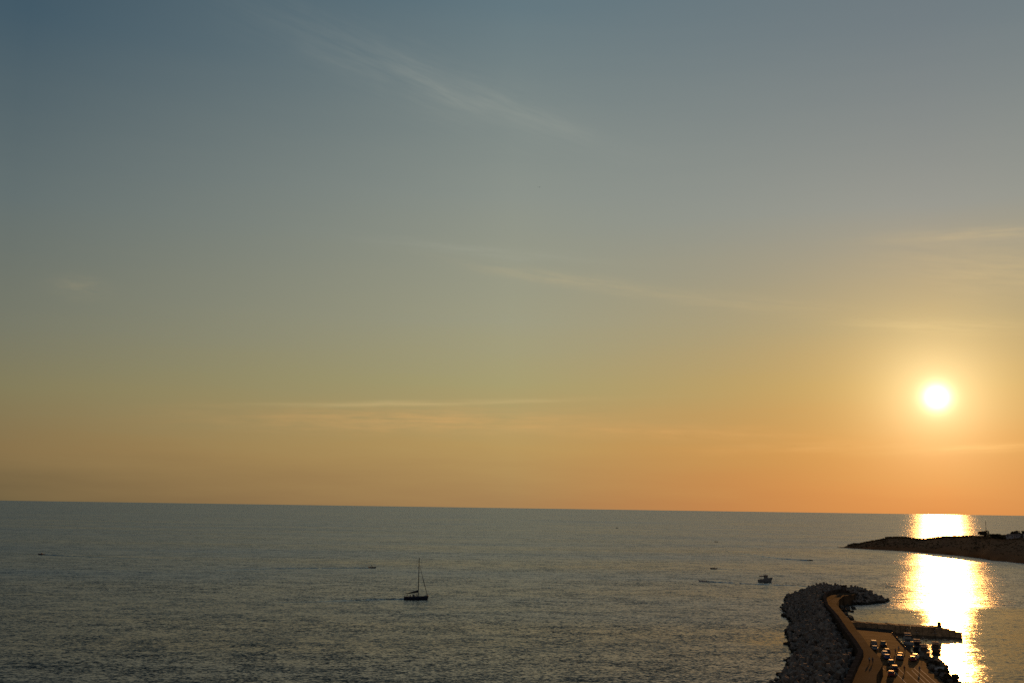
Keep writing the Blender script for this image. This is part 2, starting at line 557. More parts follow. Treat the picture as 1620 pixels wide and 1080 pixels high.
# low shrub cover on the headland
rng = random.Random(5)
sb = MB()
for k in range(2600):
    cf = fine[int(rng.random() ** 0.8 * (len(fine) - 1))]
    tt = rng.choice((rng.uniform(0.12, 1.05), rng.uniform(0.85, 1.03)))
    hh = 0
    for (a, ha), (b, hb_) in zip(PROFILE, PROFILE[1:]):
        if a <= tt <= b:
            hh = ha + (hb_ - ha) * (tt - a) / (b - a)
    if cf[4] < 3.5:
        continue
    p = hill_point(cf, tt, hh)
    p = (p[0] + rng.uniform(-2, 2), p[1] + rng.uniform(-2, 2), p[2])
    sb.lump((p[0], p[1], p[2] + 0.1), rng.uniform(0.5, 1.3), 0.35, rng, 0.6, 0)
tag(sb.build('scrub', M_LEAF), 'low scrub covering the headland', kind='stuff')


def tree(name, label, loc, w, h, seed, trunk_h=1.2, leaf=1.0):
    rg = random.Random(seed)
    o = thing(name, label, 'tree' if 'tree' in name else 'bush', loc, 0.0, None)
    tr = MB()
    tr.tube((0, 0, -0.8), (0, 0, trunk_h), 0.28, 0.2, 7)
    for k in range(5):
        a = rg.uniform(0, 6.28)
        tr.tube((0, 0, trunk_h * rg.uniform(0.5, 1)), (math.cos(a) * w * 0.3, math.sin(a) * w * 0.3, trunk_h + h * 0.3 * rg.random()), 0.14, 0.05, 5)
    tr.build('trunk', M_BARK, o)
    cr = MB()
    blobs = [(rg.uniform(-0.34, 0.34) * w, rg.uniform(-0.34, 0.34) * w, h * rg.uniform(0.14, 0.72), rg.uniform(0.17, 0.28) * w) for _ in range(12)]
    for bx, by, bz, br in blobs:
        for _ in range(90):
            v = Vector((rg.gauss(0, 1), rg.gauss(0, 1), rg.gauss(0, 1))).normalized() * br * rg.uniform(0.6, 1.05)
            c = Vector((bx, by, bz)) + Vector((v.x, v.y, v.z * 0.7 * min(1.0, h / w * 1.5)))
            if c.z < 0.1:
                c.z = 0.1 + rg.random() * 0.4
            a = Vector((rg.gauss(0, 1), rg.gauss(0, 1), rg.gauss(0, 1))).normalized() * rg.uniform(0.25, 0.55) * leaf
            b = a.orthogonal().normalized() * rg.uniform(0.2, 0.4) * leaf
            cr.add([c - a, c + b, c + a, c - b], [(0, 1, 2, 3)])
    cr.build('crown', M_LEAF, o)
    return o


tree('round_tree', 'broad dark tree standing right beside the mast on the headland', (533.4, 1168, on_hill(533.4, 1168) - 0.2), 11.0, 6.6, 1, leaf=1.9)
tree('low_bush', 'small bush at the right foot of the tree beside the mast', (530.5, 1146, on_hill(530.5, 1146) - 0.2), 5.0, 3.0, 2, 0.5, leaf=1.9)
tree('spreading_tree', 'wide low tree left of the pale house on the headland', (529.5, 1130, on_hill(529.5, 1130) - 0.2), 11.0, 5.4, 3, leaf=1.9)
tree('spreading_tree', 'low tree touching the left end of the pale house', (535.1, 1127.5, on_hill(535.1, 1127.5) - 0.2), 9.0, 5.0, 4, leaf=1.9)
tree('round_tree', 'domed tree rising behind the pale house on the headland', (552.3, 1134.7, on_hill(552.3, 1134.7) - 0.2), 11.0, 7.5, 6, 1.8, leaf=1.9)
tree('tall_tree', 'tree at the far right end of the headland, by the picture edge', (551.6, 1113, on_hill(551.6, 1113) - 0.2), 7.0, 9.0, 7, 2.2, leaf=1.9)
mst = thing('radio_mast', 'thin mast rising behind the broad tree on the headland', 'mast', (536.0, 1169, on_hill(536.0, 1169)))
MB().tube((0, 0, -1), (0, 0, 17.0), 0.34, 0.2, 6).build('pole', M_DARKM, mst)
MB().tube((-0.8, 0, 14.2), (0.8, 0, 14.2), 0.07, 0.07, 5).build('crossarm', M_DARKM, mst)


def house(label, loc, rz, w, dpt, h, nwin, roof_h=1.0):
    o = thing('house', label, 'house', loc, rz)
    MB().box(-w / 2, w / 2, 0, dpt, -1.5, h).build('wall', M_WALL, o)
    rf = MB()
    if roof_h > 0.6:
        rf.loft([[(-w / 2 - 0.4, -0.4, h), (w / 2 + 0.4, -0.4, h), (w / 2 + 0.4, dpt + 0.4, h), (-w / 2 - 0.4, dpt + 0.4, h)],
                 [(-w / 2 + 1.5, dpt / 2 - 0.1, h + roof_h), (w / 2 - 1.5, dpt / 2 - 0.1, h + roof_h), (w / 2 - 1.5, dpt / 2 + 0.1, h + roof_h), (-w / 2 + 1.5, dpt / 2 + 0.1, h + roof_h)]])
    else:
        rf.box(-w / 2 - 0.2, w / 2 + 0.2, -0.2, dpt + 0.2, h + 0.003, h + roof_h)
    r = rf.build('roof', M_ROOF if roof_h > 0.6 else M_WALL, o)
    MB().box(w * 0.2, w * 0.2 + 0.7, dpt * 0.5 - 0.35, dpt * 0.5 + 0.35, h + roof_h * 0.5, h + roof_h + 0.8).build('chimney', M_WALL, r)
    for k in range(nwin):
        x = -w / 2 + w * (k + 0.5) / nwin
        fr = MB().box(x - 0.6, x + 0.6, -0.06, 0.1, 1.1, 2.4).build('window', M_DARKM, o)
        MB().box(x - 0.5, x + 0.5, -0.09, -0.063, 1.2, 2.3).build('pane', M_GLASS, fr)
    MB().box(-0.5, 0.5, -0.05, 0.1, -0.3, 2.1).build('door', M_WOOD, o)
    return o


house('pale single-storey house between the low trees at the right end of the headland', (544.2, 1120.9, on_hill(544.2, 1120.9) + 0.2), R(-26), 17.0, 9.0, 3.0, 4, 1.3)
house('smaller flat-roofed house at the right edge, beside the pale house', (552.5, 1109, on_hill(552.5, 1109) + 0.2), R(-26), 9.0, 8.0, 3.6, 2, 0.35)

# ------------------------------------------------------------------ breakwater
WALL_L = [(40, 150), (54, 188), (68.1, 222.4), (77.8, 246.6), (87.6, 271.4), (100.4, 303.1), (106.8, 328.0), (113.7, 357.2), (125.9, 406.5),
          (136.3, 452.8), (146.5, 489.2), (152, 506), (157.4, 520.1), (165.0, 535.3), (169, 539.5), (174.6, 541.0)]
ROAD_R = [(52, 150), (65, 190), (76.4, 224.4), (88.9, 256.8), (93.7, 269.6), (101.5, 287), (105.6, 300.7), (110.2, 321.0), (119.2, 356.6), (121.6, 367.6), (129.9, 398.9),
          (135.3, 422.8), (146.9, 471.0), (155.6, 494.8), (165.3, 517.5), (172, 524), (177, 534)]
OUT = [(18, 150), (46, 220), (62, 255.3), (73.2, 288.2), (80, 305.2), (84.1, 321.4), (90.1, 334), (97.3, 366.8), (105.2, 402.7), (113, 420.6),
       (117.1, 439.6), (120, 457.5), (127, 492), (135, 515), (140, 535), (149, 560), (160, 582), (172, 592), (185, 583), (193, 566), (198, 551), (195, 539),
       (192.6, 535), (184.5, 528.5), (173.7, 520), (168.1, 519.1), (162.6, 506.9), (159.3, 494.1), (151.9, 475.5), (146.4, 450.9), (144.7, 440.9),
       (139, 424), (129.9, 394), (121, 362), (109, 316), (104.5, 297), (92.7, 266), (75, 222), (51, 150)]
wall_in = offset(WALL_L, 1.4)
body_poly = WALL_L + ROAD_R[::-1]


def mound_h(p):
    d = poly_dist(p, OUT, True)
    return min(4.7, 0.42 * d - 0.6)


# rubble core as a height field
g = 2.5
xs = [10 + g * i for i in range(int(196 / g))]
ys = [140 + g * i for i in range(int(462 / g))]
mb = MB()
idx = {}
for j, y in enumerate(ys):
    for i, x in enumerate(xs):
        ins = inside((x, y), OUT)
        if ins:
            d = mound_h((x, y)) - 0.5
        else:
            d = -0.8
            if poly_dist((x, y), OUT, True) > 5:
                continue
            d = -2.0
        n = noise.noise(Vector((x * 0.4, y * 0.4, 0)))
        idx[(i, j)] = len(mb.v)
        mb.v.append((x, y, d + n * 0.5))
for (i, j) in list(idx):
    q = [(i, j), (i + 1, j), (i + 1, j + 1), (i, j + 1)]
    if all(k in idx for k in q):
        c = (xs[i] + g / 2, ys[j] + g / 2)
        if inside(c, body_poly) and poly_dist(c, body_poly, True) > 3.0:
            continue
        mb.f.append(tuple(idx[k] for k in q))
tag(mb.build('breakwater_slope', M_BLOCK), 'rubble slope of the breakwater under the blocks', kind='structure')

tag(MB().prism(body_poly, -3.0, 4.5).build('breakwater_road', M_ROAD), 'raised road running along the top of the breakwater', kind='structure')

# crown wall: cast sections with joints between them
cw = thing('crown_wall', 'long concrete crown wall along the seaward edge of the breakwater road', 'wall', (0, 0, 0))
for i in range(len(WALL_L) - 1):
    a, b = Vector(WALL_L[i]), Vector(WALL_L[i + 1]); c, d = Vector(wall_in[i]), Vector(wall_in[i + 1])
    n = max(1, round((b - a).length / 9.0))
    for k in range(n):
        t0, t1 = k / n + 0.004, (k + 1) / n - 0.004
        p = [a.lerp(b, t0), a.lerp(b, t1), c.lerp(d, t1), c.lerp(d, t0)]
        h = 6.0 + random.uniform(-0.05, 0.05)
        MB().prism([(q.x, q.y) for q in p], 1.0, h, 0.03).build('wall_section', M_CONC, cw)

# blocks ------------------------------------------------------------
def tetrapod_mesh(seed):
    rg = random.Random(seed)
    t = MB()
    dirs = [Vector((0, 0, 1)), Vector((0.943, 0, -0.333)), Vector((-0.471, 0.816, -0.333)), Vector((-0.471, -0.816, -0.333))]
    for d in dirs:
        L = 1.45 * rg.uniform(0.95, 1.05)
        t.tube(d * 0.05, d * L, 0.62, 0.40, 6)
    return t.mesh('tetrapod', M_BLOCK)


TETRA = [tetrapod_mesh(k) for k in range(4)]
fw2 = Vector((f.x, f.y, f.z))


def in_frame(p):
    q = Vector(p) - Vector((0, 0, EYE))
    z = q.dot(f)
    if z < 1:
        return None
    X = q.dot(rx) / z * 36.0 / 36.0; Y = q.dot(uy) / z
    return z if abs(X) < 0.505 and -0.338 < Y < 0.338 else None


rng = random.Random(21)
spots = []
cell = {}


def far_enough(p, r):
    ci, cj = int(p[0] // 2.5), int(p[1] // 2.5)
    for i in range(ci - 1, ci + 2):
        for j in range(cj - 1, cj + 2):
            for q in cell.get((i, j), ()):
                if math.hypot(q[0] - p[0], q[1] - p[1]) < r:
                    return False
    cell.setdefault((ci, cj), []).append(p)
    return True


seaward_line = WALL_L
for _ in range(26000):
    p = (rng.uniform(15, 200), rng.uniform(200, 592))
    out = not inside(p, OUT)
    d_out = poly_dist(p, OUT, True)
    inner = p[1] < 515 and poly_dist(p, ROAD_R) < poly_dist(p, WALL_L)
    if (out and d_out > 0.8) or (not inner and (out or (d_out < 1.3 and rng.random() < 0.75))):
        continue
    if inside(p, body_poly) or poly_dist(p, WALL_L) < 1.3:
        continue
    if poly_dist(p, ROAD_R) < 0.8:
        continue
    lee = p[1] < 515 and poly_dist(p, ROAD_R) < poly_dist(p, WALL_L)
    if lee and p[1] < 425:
        continue
    if not far_enough(p, 1.75):
        continue
    z = max(-0.2, mound_h(p)) + rng.uniform(-0.1, 0.7)
    if poly_dist(p, WALL_L) < 6 and p[1] < 505:
        z = min(z, 5.4)
    spots.append((p[0], p[1], z, lee))
tet = [s_ for s_ in spots if not s_[3]]
lee_rocks = [s_ for s_ in spots if s_[3]]


def size_rank(s_):
    z = in_frame((s_[0], s_[1], s_[2]))
    return z if z else 9e9


tet.sort(key=size_rank)
GT = 'tetrapods heaped on the seaward side of the breakwater'
for k, (x, y, z, _) in enumerate(tet[:300]):
    o = bpy.data.objects.new('tetrapod', TETRA[k % 4])
    col.objects.link(o)
    o.location = (x, y, z)
    o.rotation_euler = (rng.uniform(0, 6.28), rng.uniform(0, 6.28), rng.uniform(0, 6.28))
    sc = rng.choice((rng.uniform(0.8, 1.2), rng.uniform(1.0, 1.5), rng.uniform(0.9, 1.8)))
    o.scale = (sc, sc, sc)
    dw, do = poly_dist((x, y), WALL_L), poly_dist((x, y), OUT, True)
    where = ('tetrapod at the water\'s edge of the breakwater, half in the sea' if do < 2.2 else
             'tetrapod lying right against the seaward face of the crown wall' if dw < 3.4 else
             'tetrapod in the upper half of the seaward slope, below the crown wall' if dw < do else
             'tetrapod in the lower half of the seaward slope, above the waterline')
    tag(o, 'grey concrete ' + where, 'tetrapod', GT)
mb = MB()
for k, (x, y, z, _) in enumerate(tet[300:]):
    me = TETRA[k % 4]
    M = Matrix.Translation((x, y, z)) @ Matrix.Rotation(rng.uniform(0, 6.28), 4, 'X') @ Matrix.Rotation(rng.uniform(0, 6.28), 4, 'Z') @ Matrix.Scale(rng.uniform(0.85, 1.5), 4)
    mb.add([M @ v.co for v in me.vertices], [tuple(p.vertices) for p in me.polygons])
tag(mb.build('tetrapod_field', M_BLOCK), 'more tetrapods covering the far part of the breakwater', kind='stuff')


def rock(label, loc, r, seed, group=None, squash=0.75, material=None):
    rg = random.Random(seed)
    o = MB().lump((0, 0, 0), r, 0.28, rg, squash, 1).build('boulder', material or M_ROCK)
    o.location = loc
    o.rotation_euler = (rg.uniform(-0.3, 0.3), rg.uniform(-0.3, 0.3), rg.uniform(0, 6.28))
    return tag(o, label, 'rock', group)


rock('largest boulder on the skyline at the bend of the breakwater head', (166.0, 549.0, 5.3), 2.3, 1, squash=0.85)
for k, (x, y, z, _) in enumerate(lee_rocks):
    rock('dark boulder at the inner waterline under the breakwater road', (x, y, min(z, 2.4)), rng.uniform(0.8, 1.4), 100 + k, 'boulders along the inner edge of the breakwater')
for k, (x, y) in enumerate([(149.5, 460.0), (157.8, 484.0), (163.5, 497.5), (165.5, 505.0)]):
    rock(['boulder lying off the inner edge close to the jetty', 'flat boulder awash midway along the inner edge',
          'boulder awash in the corner of the cove', 'outermost boulder awash in the cove'][k], (x, y, 0.15), 1.3, 300 + k, squash=0.5)

# beacon at the breakwater head
bc = thing('harbour_beacon', 'square beacon hut with a thin pole on the wall at the breakwater head', 'beacon', (172.6, 540.2, 5.9), R(-20))
MB().box(-1.1, 1.1, -1.0, 1.0, -0.2, 1.9, 0.06).build('hut', M_CONC, bc)
MB().box(-1.3, 1.3, -1.2, 1.2, 1.903, 2.1).build('roof_slab', M_CONC, bc)
MB().box(-0.35, 0.35, -1.06, -0.9, -0.1, 1.5).build('door', M_DARKM, bc)
MB().tube((-1.35, 0, -0.2), (-1.35, 0, 4.8), 0.11, 0.07, 6).build('pole', M_DARKM, bc)
MB().tube((-1.35, 0, 4.81), (-1.35, 0, 5.1), 0.18, 0.14, 8).build('lantern', M_GLASS, bc)

# ------------------------------------------------------------------ quay and its markings
QUAY = [(128.5, 390.0), (131.0, 397), (141.5, 387), (136, 367), (131.5, 350), (127.5, 332), (125.6, 317), (119.6, 303), (113.2, 274), (107.8, 249), (101, 215), (86, 165), (66, 150), (44, 150),
        (58, 190), (70, 224), (83, 256), (95, 287), (100, 300), (105, 321), (115, 356)]
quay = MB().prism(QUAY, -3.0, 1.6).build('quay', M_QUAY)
tag(quay, 'flat harbour quay below the breakwater road', kind='structure')
kb = MB()
edge = [(141.3, 386.9), (135.8, 367), (131.3, 350), (127.3, 332)]
kin = offset(edge, 0.5)
for i in range(3):
    kb.prism([edge[i], kin[i], kin[i + 1], edge[i + 1]], 1.55, 1.78)
kb.build('kerb', M_CONC, quay)
for a, b in [((112.9, 309.4), (108.9, 291.8)), ((109.6, 304.5), (103.1, 274.0)), ((111.4, 296.4), (104.0, 263)), ((113.8, 298.9), (106.2, 266)),
             ((115.9, 302.6), (108.5, 270)), ((117.6, 303.9), (110.2, 270.6)), ((108.6, 310), (106, 298.5))]:
    q = offset([a, b], 0.11); p = offset([a, b], -0.11)
    MB().prism([p[0], q[0], q[1], p[1]], 1.57, 1.607).build('painted_line', M_PAINT, quay)
# large slabs cast at slightly different levels
for r_ in range(7):
    for c_ in range(3):
        x0 = 113.5 + r_ * 2.3 + c_ * 5.2; y0 = 326 + r_ * 8.6
        p = [(x0, y0), (x0 + 4.9, y0 - 1.4), (x0 + 7.1, y0 + 6.8), (x0 + 2.2, y0 + 8.2)]
        if all(inside(q, QUAY) and poly_dist(q, QUAY, True) > 0.8 for q in p):
            MB().prism(p, 1.5, 1.61 + random.uniform(0.0, 0.02)).build('slab', M_QUAY, quay)

# jetty
JET = [(134.5, 418.5), (135.7, 415.0), (146.4, 409.7), (154.6, 405.3), (163.3, 401.1), (167.4, 396.5), (168.4, 392.4), (164.3, 393.4), (159.4, 393.7), (152.2, 399.4), (147.4, 404.5), (137.8, 411), (130.5, 412)]
JET = [JET[0]] + JET[1:]
jt = thing('jetty', 'dark stone jetty reaching out to a pointed tip across the sun glitter', 'jetty', (0, 0, 0))
far = [(133.0, 417.5), (135.7, 415.0), (146.4, 409.7), (154.6, 405.3), (163.3, 401.1), (166.0, 396.5), (168.2, 391.0)]
nearl = [(131.0, 411.0), (136.5, 409.8), (146.3, 403.6), (152.2, 399.0), (159.4, 394.6), (164.3, 393.0), (167.4, 389.6)]
tops = [3.1, 3.0, 2.95, 3.0, 3.0, 2.5, 1.7]
rg = random.Random(8)
for i in range(6):
    n = [1, 5, 4, 4, 2, 2][i]
    for k in range(n):
        t0, t1 = k / n + 0.0005, (k + 1) / n - 0.0005
        A = Vector(far[i]).lerp(Vector(far[i + 1]), t0); B = Vector(far[i]).lerp(Vector(far[i + 1]), t1)
        Cc = Vector(nearl[i]).lerp(Vector(nearl[i + 1]), t1); D = Vector(nearl[i]).lerp(Vector(nearl[i + 1]), t0)
        h = tops[i] + (tops[i + 1] - tops[i]) * (t0 + t1) / 2 + rg.uniform(-0.12, 0.12)
        pts = [A, B, Cc, D]
        cx = sum((q.x for q in pts)) / 4; cy = sum((q.y for q in pts)) / 4
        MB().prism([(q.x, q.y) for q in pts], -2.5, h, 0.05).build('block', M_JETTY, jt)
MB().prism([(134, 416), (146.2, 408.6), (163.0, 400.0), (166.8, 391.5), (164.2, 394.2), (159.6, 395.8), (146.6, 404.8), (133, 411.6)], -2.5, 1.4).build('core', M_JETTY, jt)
pl = thing('light_pillar', 'short square light pillar near the tip of the jetty', 'beacon', (163.4, 399.6, 2.9), R(10))
MB().box(-0.55, 0.55, -0.55, 0.55, -0.2, 1.7, 0.06).build('pillar', M_CONC, pl)
MB().tube((0, 0, 1.7), (0, 0, 2.15), 0.2, 0.16, 8).build('lantern', M_GLASS, pl)
# lower landing in the jetty's shade
tag(MB().prism([(131.0, 396.0), (141.2, 388.0), (146.6, 402.5), (136.5, 408.8), (131.5, 410.5), (128, 397)], -3.0, 1.2).build('landing', M_CONC), 'lower grey landing between quay and jetty', kind='structure')

# boulders and scrub along the inner harbour edge, lower right
line = [(128.5, 329), (126.6, 317), (120.8, 303), (114.4, 274), (109.0, 249), (102.5, 214)]
rg = random.Random(33)
gb = 'boulders along the harbour edge of the quay'
cnt = 0
for k in range(100):
    t = rg.random() * (len(line) - 1)
    i = min(int(t), len(line) - 2)
    p = Vector(line[i]).lerp(Vector(line[i + 1]), t - i)
    off = rg.uniform(-0.6, 4.4)
    rr = rg.uniform(0.6, 1.35)
    z = 1.5 - max(0.0, off - 0.5) * 0.38 + rg.uniform(-0.1, 0.5)
    rock('dark boulder heaped along the harbour edge of the quay', (p.x + off, p.y + 0.25 * off, z), rr, 500 + k, gb)
mb = MB()
for i in range(len(line) - 1):
    a, b = line[i], line[i + 1]
    a2, b2 = (a[0] + 6.5, a[1] + 1.5), (b[0] + 6.5, b[1] + 1.5)
    a0, b0 = (a[0] - 1.2, a[1]), (b[0] - 1.2, b[1])
    mb.add([(*a0, 1.45), (*b0, 1.45), (*b2, -1.2), (*a2, -1.2), (*a0, -2), (*b0, -2)], [(0, 1, 2, 3), (0, 3, 4), (1, 5, 2)])
tag(mb.build('harbour_bank', M_ROCK), 'rubble bank along the harbour edge of the quay', kind='structure')
for k, (x, y, w, h, lb) in enumerate([(116.8, 281.0, 4.0, 2.2, 'low bush on the bank, nearest the lower edge of the picture'), (119.4, 291.0, 3.2, 1.8, 'small bush on the bank beside the white dinghy'),
                                      (124.2, 309.5, 3.4, 2.0, 'bush on the bank behind the parked white car'), (113.6, 266.0, 5.0, 2.4, 'wide bush on the bank at the foot of the picture')]):
    tree('bank_bush', lb, (x, y, 1.3), w, h, 60 + k, 0.3)


# ------------------------------------------------------------------ boats
def hull_mesh(L, B, D, fb_bow, fb_stern, draft=0.4, transom=0.8, rake=0.1, n=13):
    """closed hull: bow at +x, waterline at z 0; returns (mesh builder, deck builder)"""
    rings = []; deck = []
    for k in range(n):
        t = k / (n - 1)
        x = -L / 2 + L * t
        bw = B / 2 * (transom + (1 - transom) * min(1.0, t / 0.35)) if t < 0.35 else B / 2 * max(0.015, 1 - ((t - 0.35) / 0.65) ** 2.3)
        zt = fb_stern + (fb_bow - fb_stern) * t ** 1.8
        zb = -draft * (1 - max(0, (t - 0.8) / 0.2) * 0.7)
        xo = rake * L * max(0, t - 0.7) / 0.3
        ring = []
        for a, hz in ((1.0, 1.0), (0.97, 0.55), (0.82, 0.12), (0.5, -0.5), (0.0, -1.0)):
            z = zt * hz if hz > 0 else -zb * hz
            ring.append((x + xo * (max(hz, 0)) , bw * a, z))
        ring = ring + [(p[0], -p[1], p[2]) for p in ring[-2::-1]]
        rings.append(ring)
        deck.append([(x + xo * 0.96, bw * 0.93, zt * 0.96), (x + xo * 0.96, -bw * 0.93, zt * 0.96)])
    hb_ = MB().loft(rings, close=False)
    m_ = len(rings[0])
    hb_.f.append(tuple(range(m_ - 1, -1, -1)))
    dk = MB().loft(deck, close=False)
    return hb_, dk


def sailboat():
    o = thing('sailing_yacht', 'dark-hulled sailing yacht under engine with bare mast and furled sails', 'sailboat', (-45.3, 515.0, 0), R(6))
    L = 11.6
    h, d = hull_mesh(L, 3.5, 1.2, 1.75, 1.3, 0.5, 0.72, 0.05)
    h.build('hull', M_NAVY, o, smooth=True)
    d.build('deck', M_WOOD, o)
    cab = MB().loft([[(-1.6, -1.0, 1.0), (3.0, -0.6, 1.2), (3.0, 0.6, 1.2), (-1.6, 1.0, 1.0)], [(-1.4, -0.8, 1.75), (2.4, -0.45, 1.6), (2.4, 0.45, 1.6), (-1.4, 0.8, 1.75)]]).build('cabin', M_NAVY, o)
    for sy in (-1, 1):
        MB().add([(-1.0, sy * 0.97, 1.2), (1.4, sy * 0.80, 1.25), (1.3, sy * 0.72, 1.5), (-0.9, sy * 0.86, 1.58)], [(0, 1, 2, 3)]).build('cabin_window', M_GLASS, cab)
    MB().tube((1.2, 0, 1.0), (1.2, 0, 19.9), 0.21, 0.15, 8).build('mast', M_ALU, o)
    MB().tube((1.3, 0, 3.4), (-3.6, 0, 2.75), 0.11, 0.09, 8).build('boom', M_ALU, o)
    rings = []
    for k in range(9):
        t = k / 8
        x = 1.0 - 4.4 * t
        r = 0.58 * (1 - 0.65 * t) * (0.9 + 0.15 * math.sin(k * 2.1))
        z = 3.98 - 0.98 * t
        rings.append([(x, 0.5 * r * math.cos(a), z + r * math.sin(a)) for a in [i * 0.785 for i in range(8)]])
    MB().loft(rings).build('furled_mainsail', M_CANVAS, o, smooth=True)
    jib = MB().tube((5.75, 0, 1.5), (4.0, 0, 7.5), 0.09, 0.16, 7).tube((4.0, 0, 7.5), (1.45, 0, 16.6), 0.16, 0.05, 7).build('furled_jib', M_CANVAS, o)
    MB().tube((5.8, 0, 1.5), (5.58, 0, 2.2), 0.30, 0.16, 8).build('furling_drum', M_DARKM, jib)
    MB().tube((-5.6, 0, 1.2), (1.15, 0, 19.6), 0.022, n=4).build('backstay', M_DARKM, o)
    for sy in (-1, 1):
        MB().tube((1.0, sy * 1.6, 1.2), (1.2, sy * 0.9, 11), 0.022, n=4).tube((1.2, sy * 0.9, 11), (1.2, 0, 18.6), 0.022, n=4).build('shroud', M_DARKM, o)
    MB().tube((1.2, -0.9, 11), (1.2, 0.9, 11), 0.05, n=5).build('spreader', M_ALU, o)
    pul = MB()
    for sy in (-1, 1):
        pul.tube((5.0, sy * 0.6, 1.4), (5.1, sy * 0.62, 2.15), 0.03, n=5).tube((5.1, sy * 0.62, 2.15), (6.3, 0, 2.2), 0.03, n=5)
    pul.build('pulpit', M_ALU, o)
    pus = MB()
    for sy in (-1, 1):
        pus.tube((-5.4, sy * 1.2, 1.1), (-5.6, sy * 1.25, 2.1), 0.035, n=5).tube((-5.6, sy * 1.25, 2.1), (-4.2, sy * 1.45, 2.1), 0.03, n=5).tube((-4.2, sy * 1.45, 2.1), (-4.2, sy * 1.4, 1.1), 0.03, n=5)
    pus.tube((-5.6, -1.25, 2.1), (-5.6, 1.25, 2.1), 0.03, n=5)
    pus.build('stern_rail', M_ALU, o)
    sh = MB().loft([[(-1.6, 1.0 * math.cos(a), 1.6 + 0.85 * math.sin(a)) for a in [i * math.pi / 6 for i in range(7)]], [(-0.5, 0.9 * math.cos(a), 1.6 + 0.45 * math.sin(a)) for a in [i * math.pi / 6 for i in range(7)]]], close=False)
    sh.build('sprayhood', M_CANVAS, o)
    MB().tube((-4.6, 0, 1.1), (-4.6, 0, 1.9), 0.07, n=6).tube((-4.6, -0.45, 1.9), (-4.6, 0.45, 1.9), 0.04, n=6).build('helm', M_DARKM, o)
    bim = MB().loft([[(-5.0, 1.2 * math.cos(a), 2.9 + 0.25 * math.sin(a)) for a in [i * math.pi / 6 for i in range(7)]], [(-3.2, 1.2 * math.cos(a), 2.95 + 0.25 * math.sin(a)) for a in [i * math.pi / 6 for i in range(7)]]], close=False)
    for sx in (-4.9, -3.3):
        for sy in (-1, 1):
            bim.tube((sx, sy * 1.2, 1.1), (sx, sy * 1.2, 2.95), 0.025, n=4)
    bim.build('bimini', M_CANVAS, o)
    return o


sailboat()


def trawler(name, label, loc, rz, hullm, L=8.6, canopy=True, group=None, mast_h=3.0):
    o = thing(name, label, 'fishing boat', loc, rz, group)
    h, d = hull_mesh(L, L * 0.34, 1.4, 2.0, 1.0, 0.5, 0.85, 0.14)
    h.build('hull', hullm, o, smooth=True)
    d.build('deck', M_WOOD, o)
    x0, x1 = -0.02 * L, 0.2 * L
    wh = MB().loft([[(x0, -0.95, 0.9), (x1, -0.8, 1.0), (x1, 0.8, 1.0), (x0, 0.95, 0.9)], [(x0 - 0.1, -0.9, 2.75), (x1 + 0.15, -0.75, 2.75), (x1 + 0.15, 0.75, 2.75), (x0 - 0.1, 0.9, 2.75)]]).build('wheelhouse', hullm, o)
    for y0, y1 in ((-0.68, -0.05), (0.05, 0.68)):
        MB().add([(x1 + 0.10, y0, 1.95), (x1 + 0.10, y1, 1.95), (x1 + 0.165, y1, 2.6), (x1 + 0.165, y0, 2.6)], [(0, 1, 2, 3)]).build('window', M_GLASS, wh)
    for sy in (-1, 1):
        MB().add([(x0 + 0.2, sy * 0.965, 1.9), (x1 - 0.2, sy * 0.86, 1.9), (x1 - 0.2, sy * 0.82, 2.55), (x0 + 0.2, sy * 0.93, 2.55)], [(0, 1, 2, 3)]).build('window', M_GLASS, wh)
    MB().box(x0 - 0.35, x1 + 0.4, -1.05, 1.05, 2.753, 2.88).build('roof', M_ROOFGREY, wh)
    ms = MB().tube((x0 + 0.5, 0, 2.7), (x0 + 0.5, 0, 2.7 + mast_h), 0.06, 0.04, 6).build('mast', M_ALU, o)
    MB().tube((x0 + 0.5, -0.7, 2.7 + mast_h * 0.55), (x0 + 0.5, 0.7, 2.7 + mast_h * 0.55), 0.03, n=5).tube((x0 + 0.2, 0, 2.7 + mast_h * 0.7), (x0 + 1.1, 0, 2.7 + mast_h * 0.7), 0.09, n=6).build('radar_bar', M_WHITE, ms)
    if canopy:
        cn = MB().box(-L * 0.40, x0 - 0.4, -1.1, 1.1, 2.3, 2.66)
        for sx in (-L * 0.39, -L * 0.2):
            for sy in (-1, 1):
                cn.tube((sx, sy * 1.05, 0.9), (sx, sy * 1.05, 2.5), 0.035, n=5)
        cn.build('canopy', M_CANVAS, o)
    rl = MB()
    for sy in (-1, 1):
        pts = [(L * 0.22, sy * L * 0.155, 1.3), (L * 0.36, sy * L * 0.115, 1.6), (L * 0.52, sy * L * 0.06, 1.95)]
        for a, b in zip(pts, pts[1:]):
            rl.tube((a[0], a[1], a[2] + 0.6), (b[0], b[1], b[2] + 0.6), 0.025, n=4)
            rl.tube(a, (a[0], a[1], a[2] + 0.6), 0.025, n=4)
    rl.build('bow_rail', M_ALU, o)
    MB().tube((-L * 0.3, -0.5, 1.05), (-L * 0.3, 0.5, 1.05), 0.28, n=8).build('net_winch', M_DARKM, o)
    return o


tw = trawler('fishing_boat', 'small pale fishing boat with high bow and wheelhouse heading right past the breakwater', (165.6, 677.4, 0), R(8), M_HULLGREY, 8.6)
tw.scale = (1.0, 1.0, 1.5)


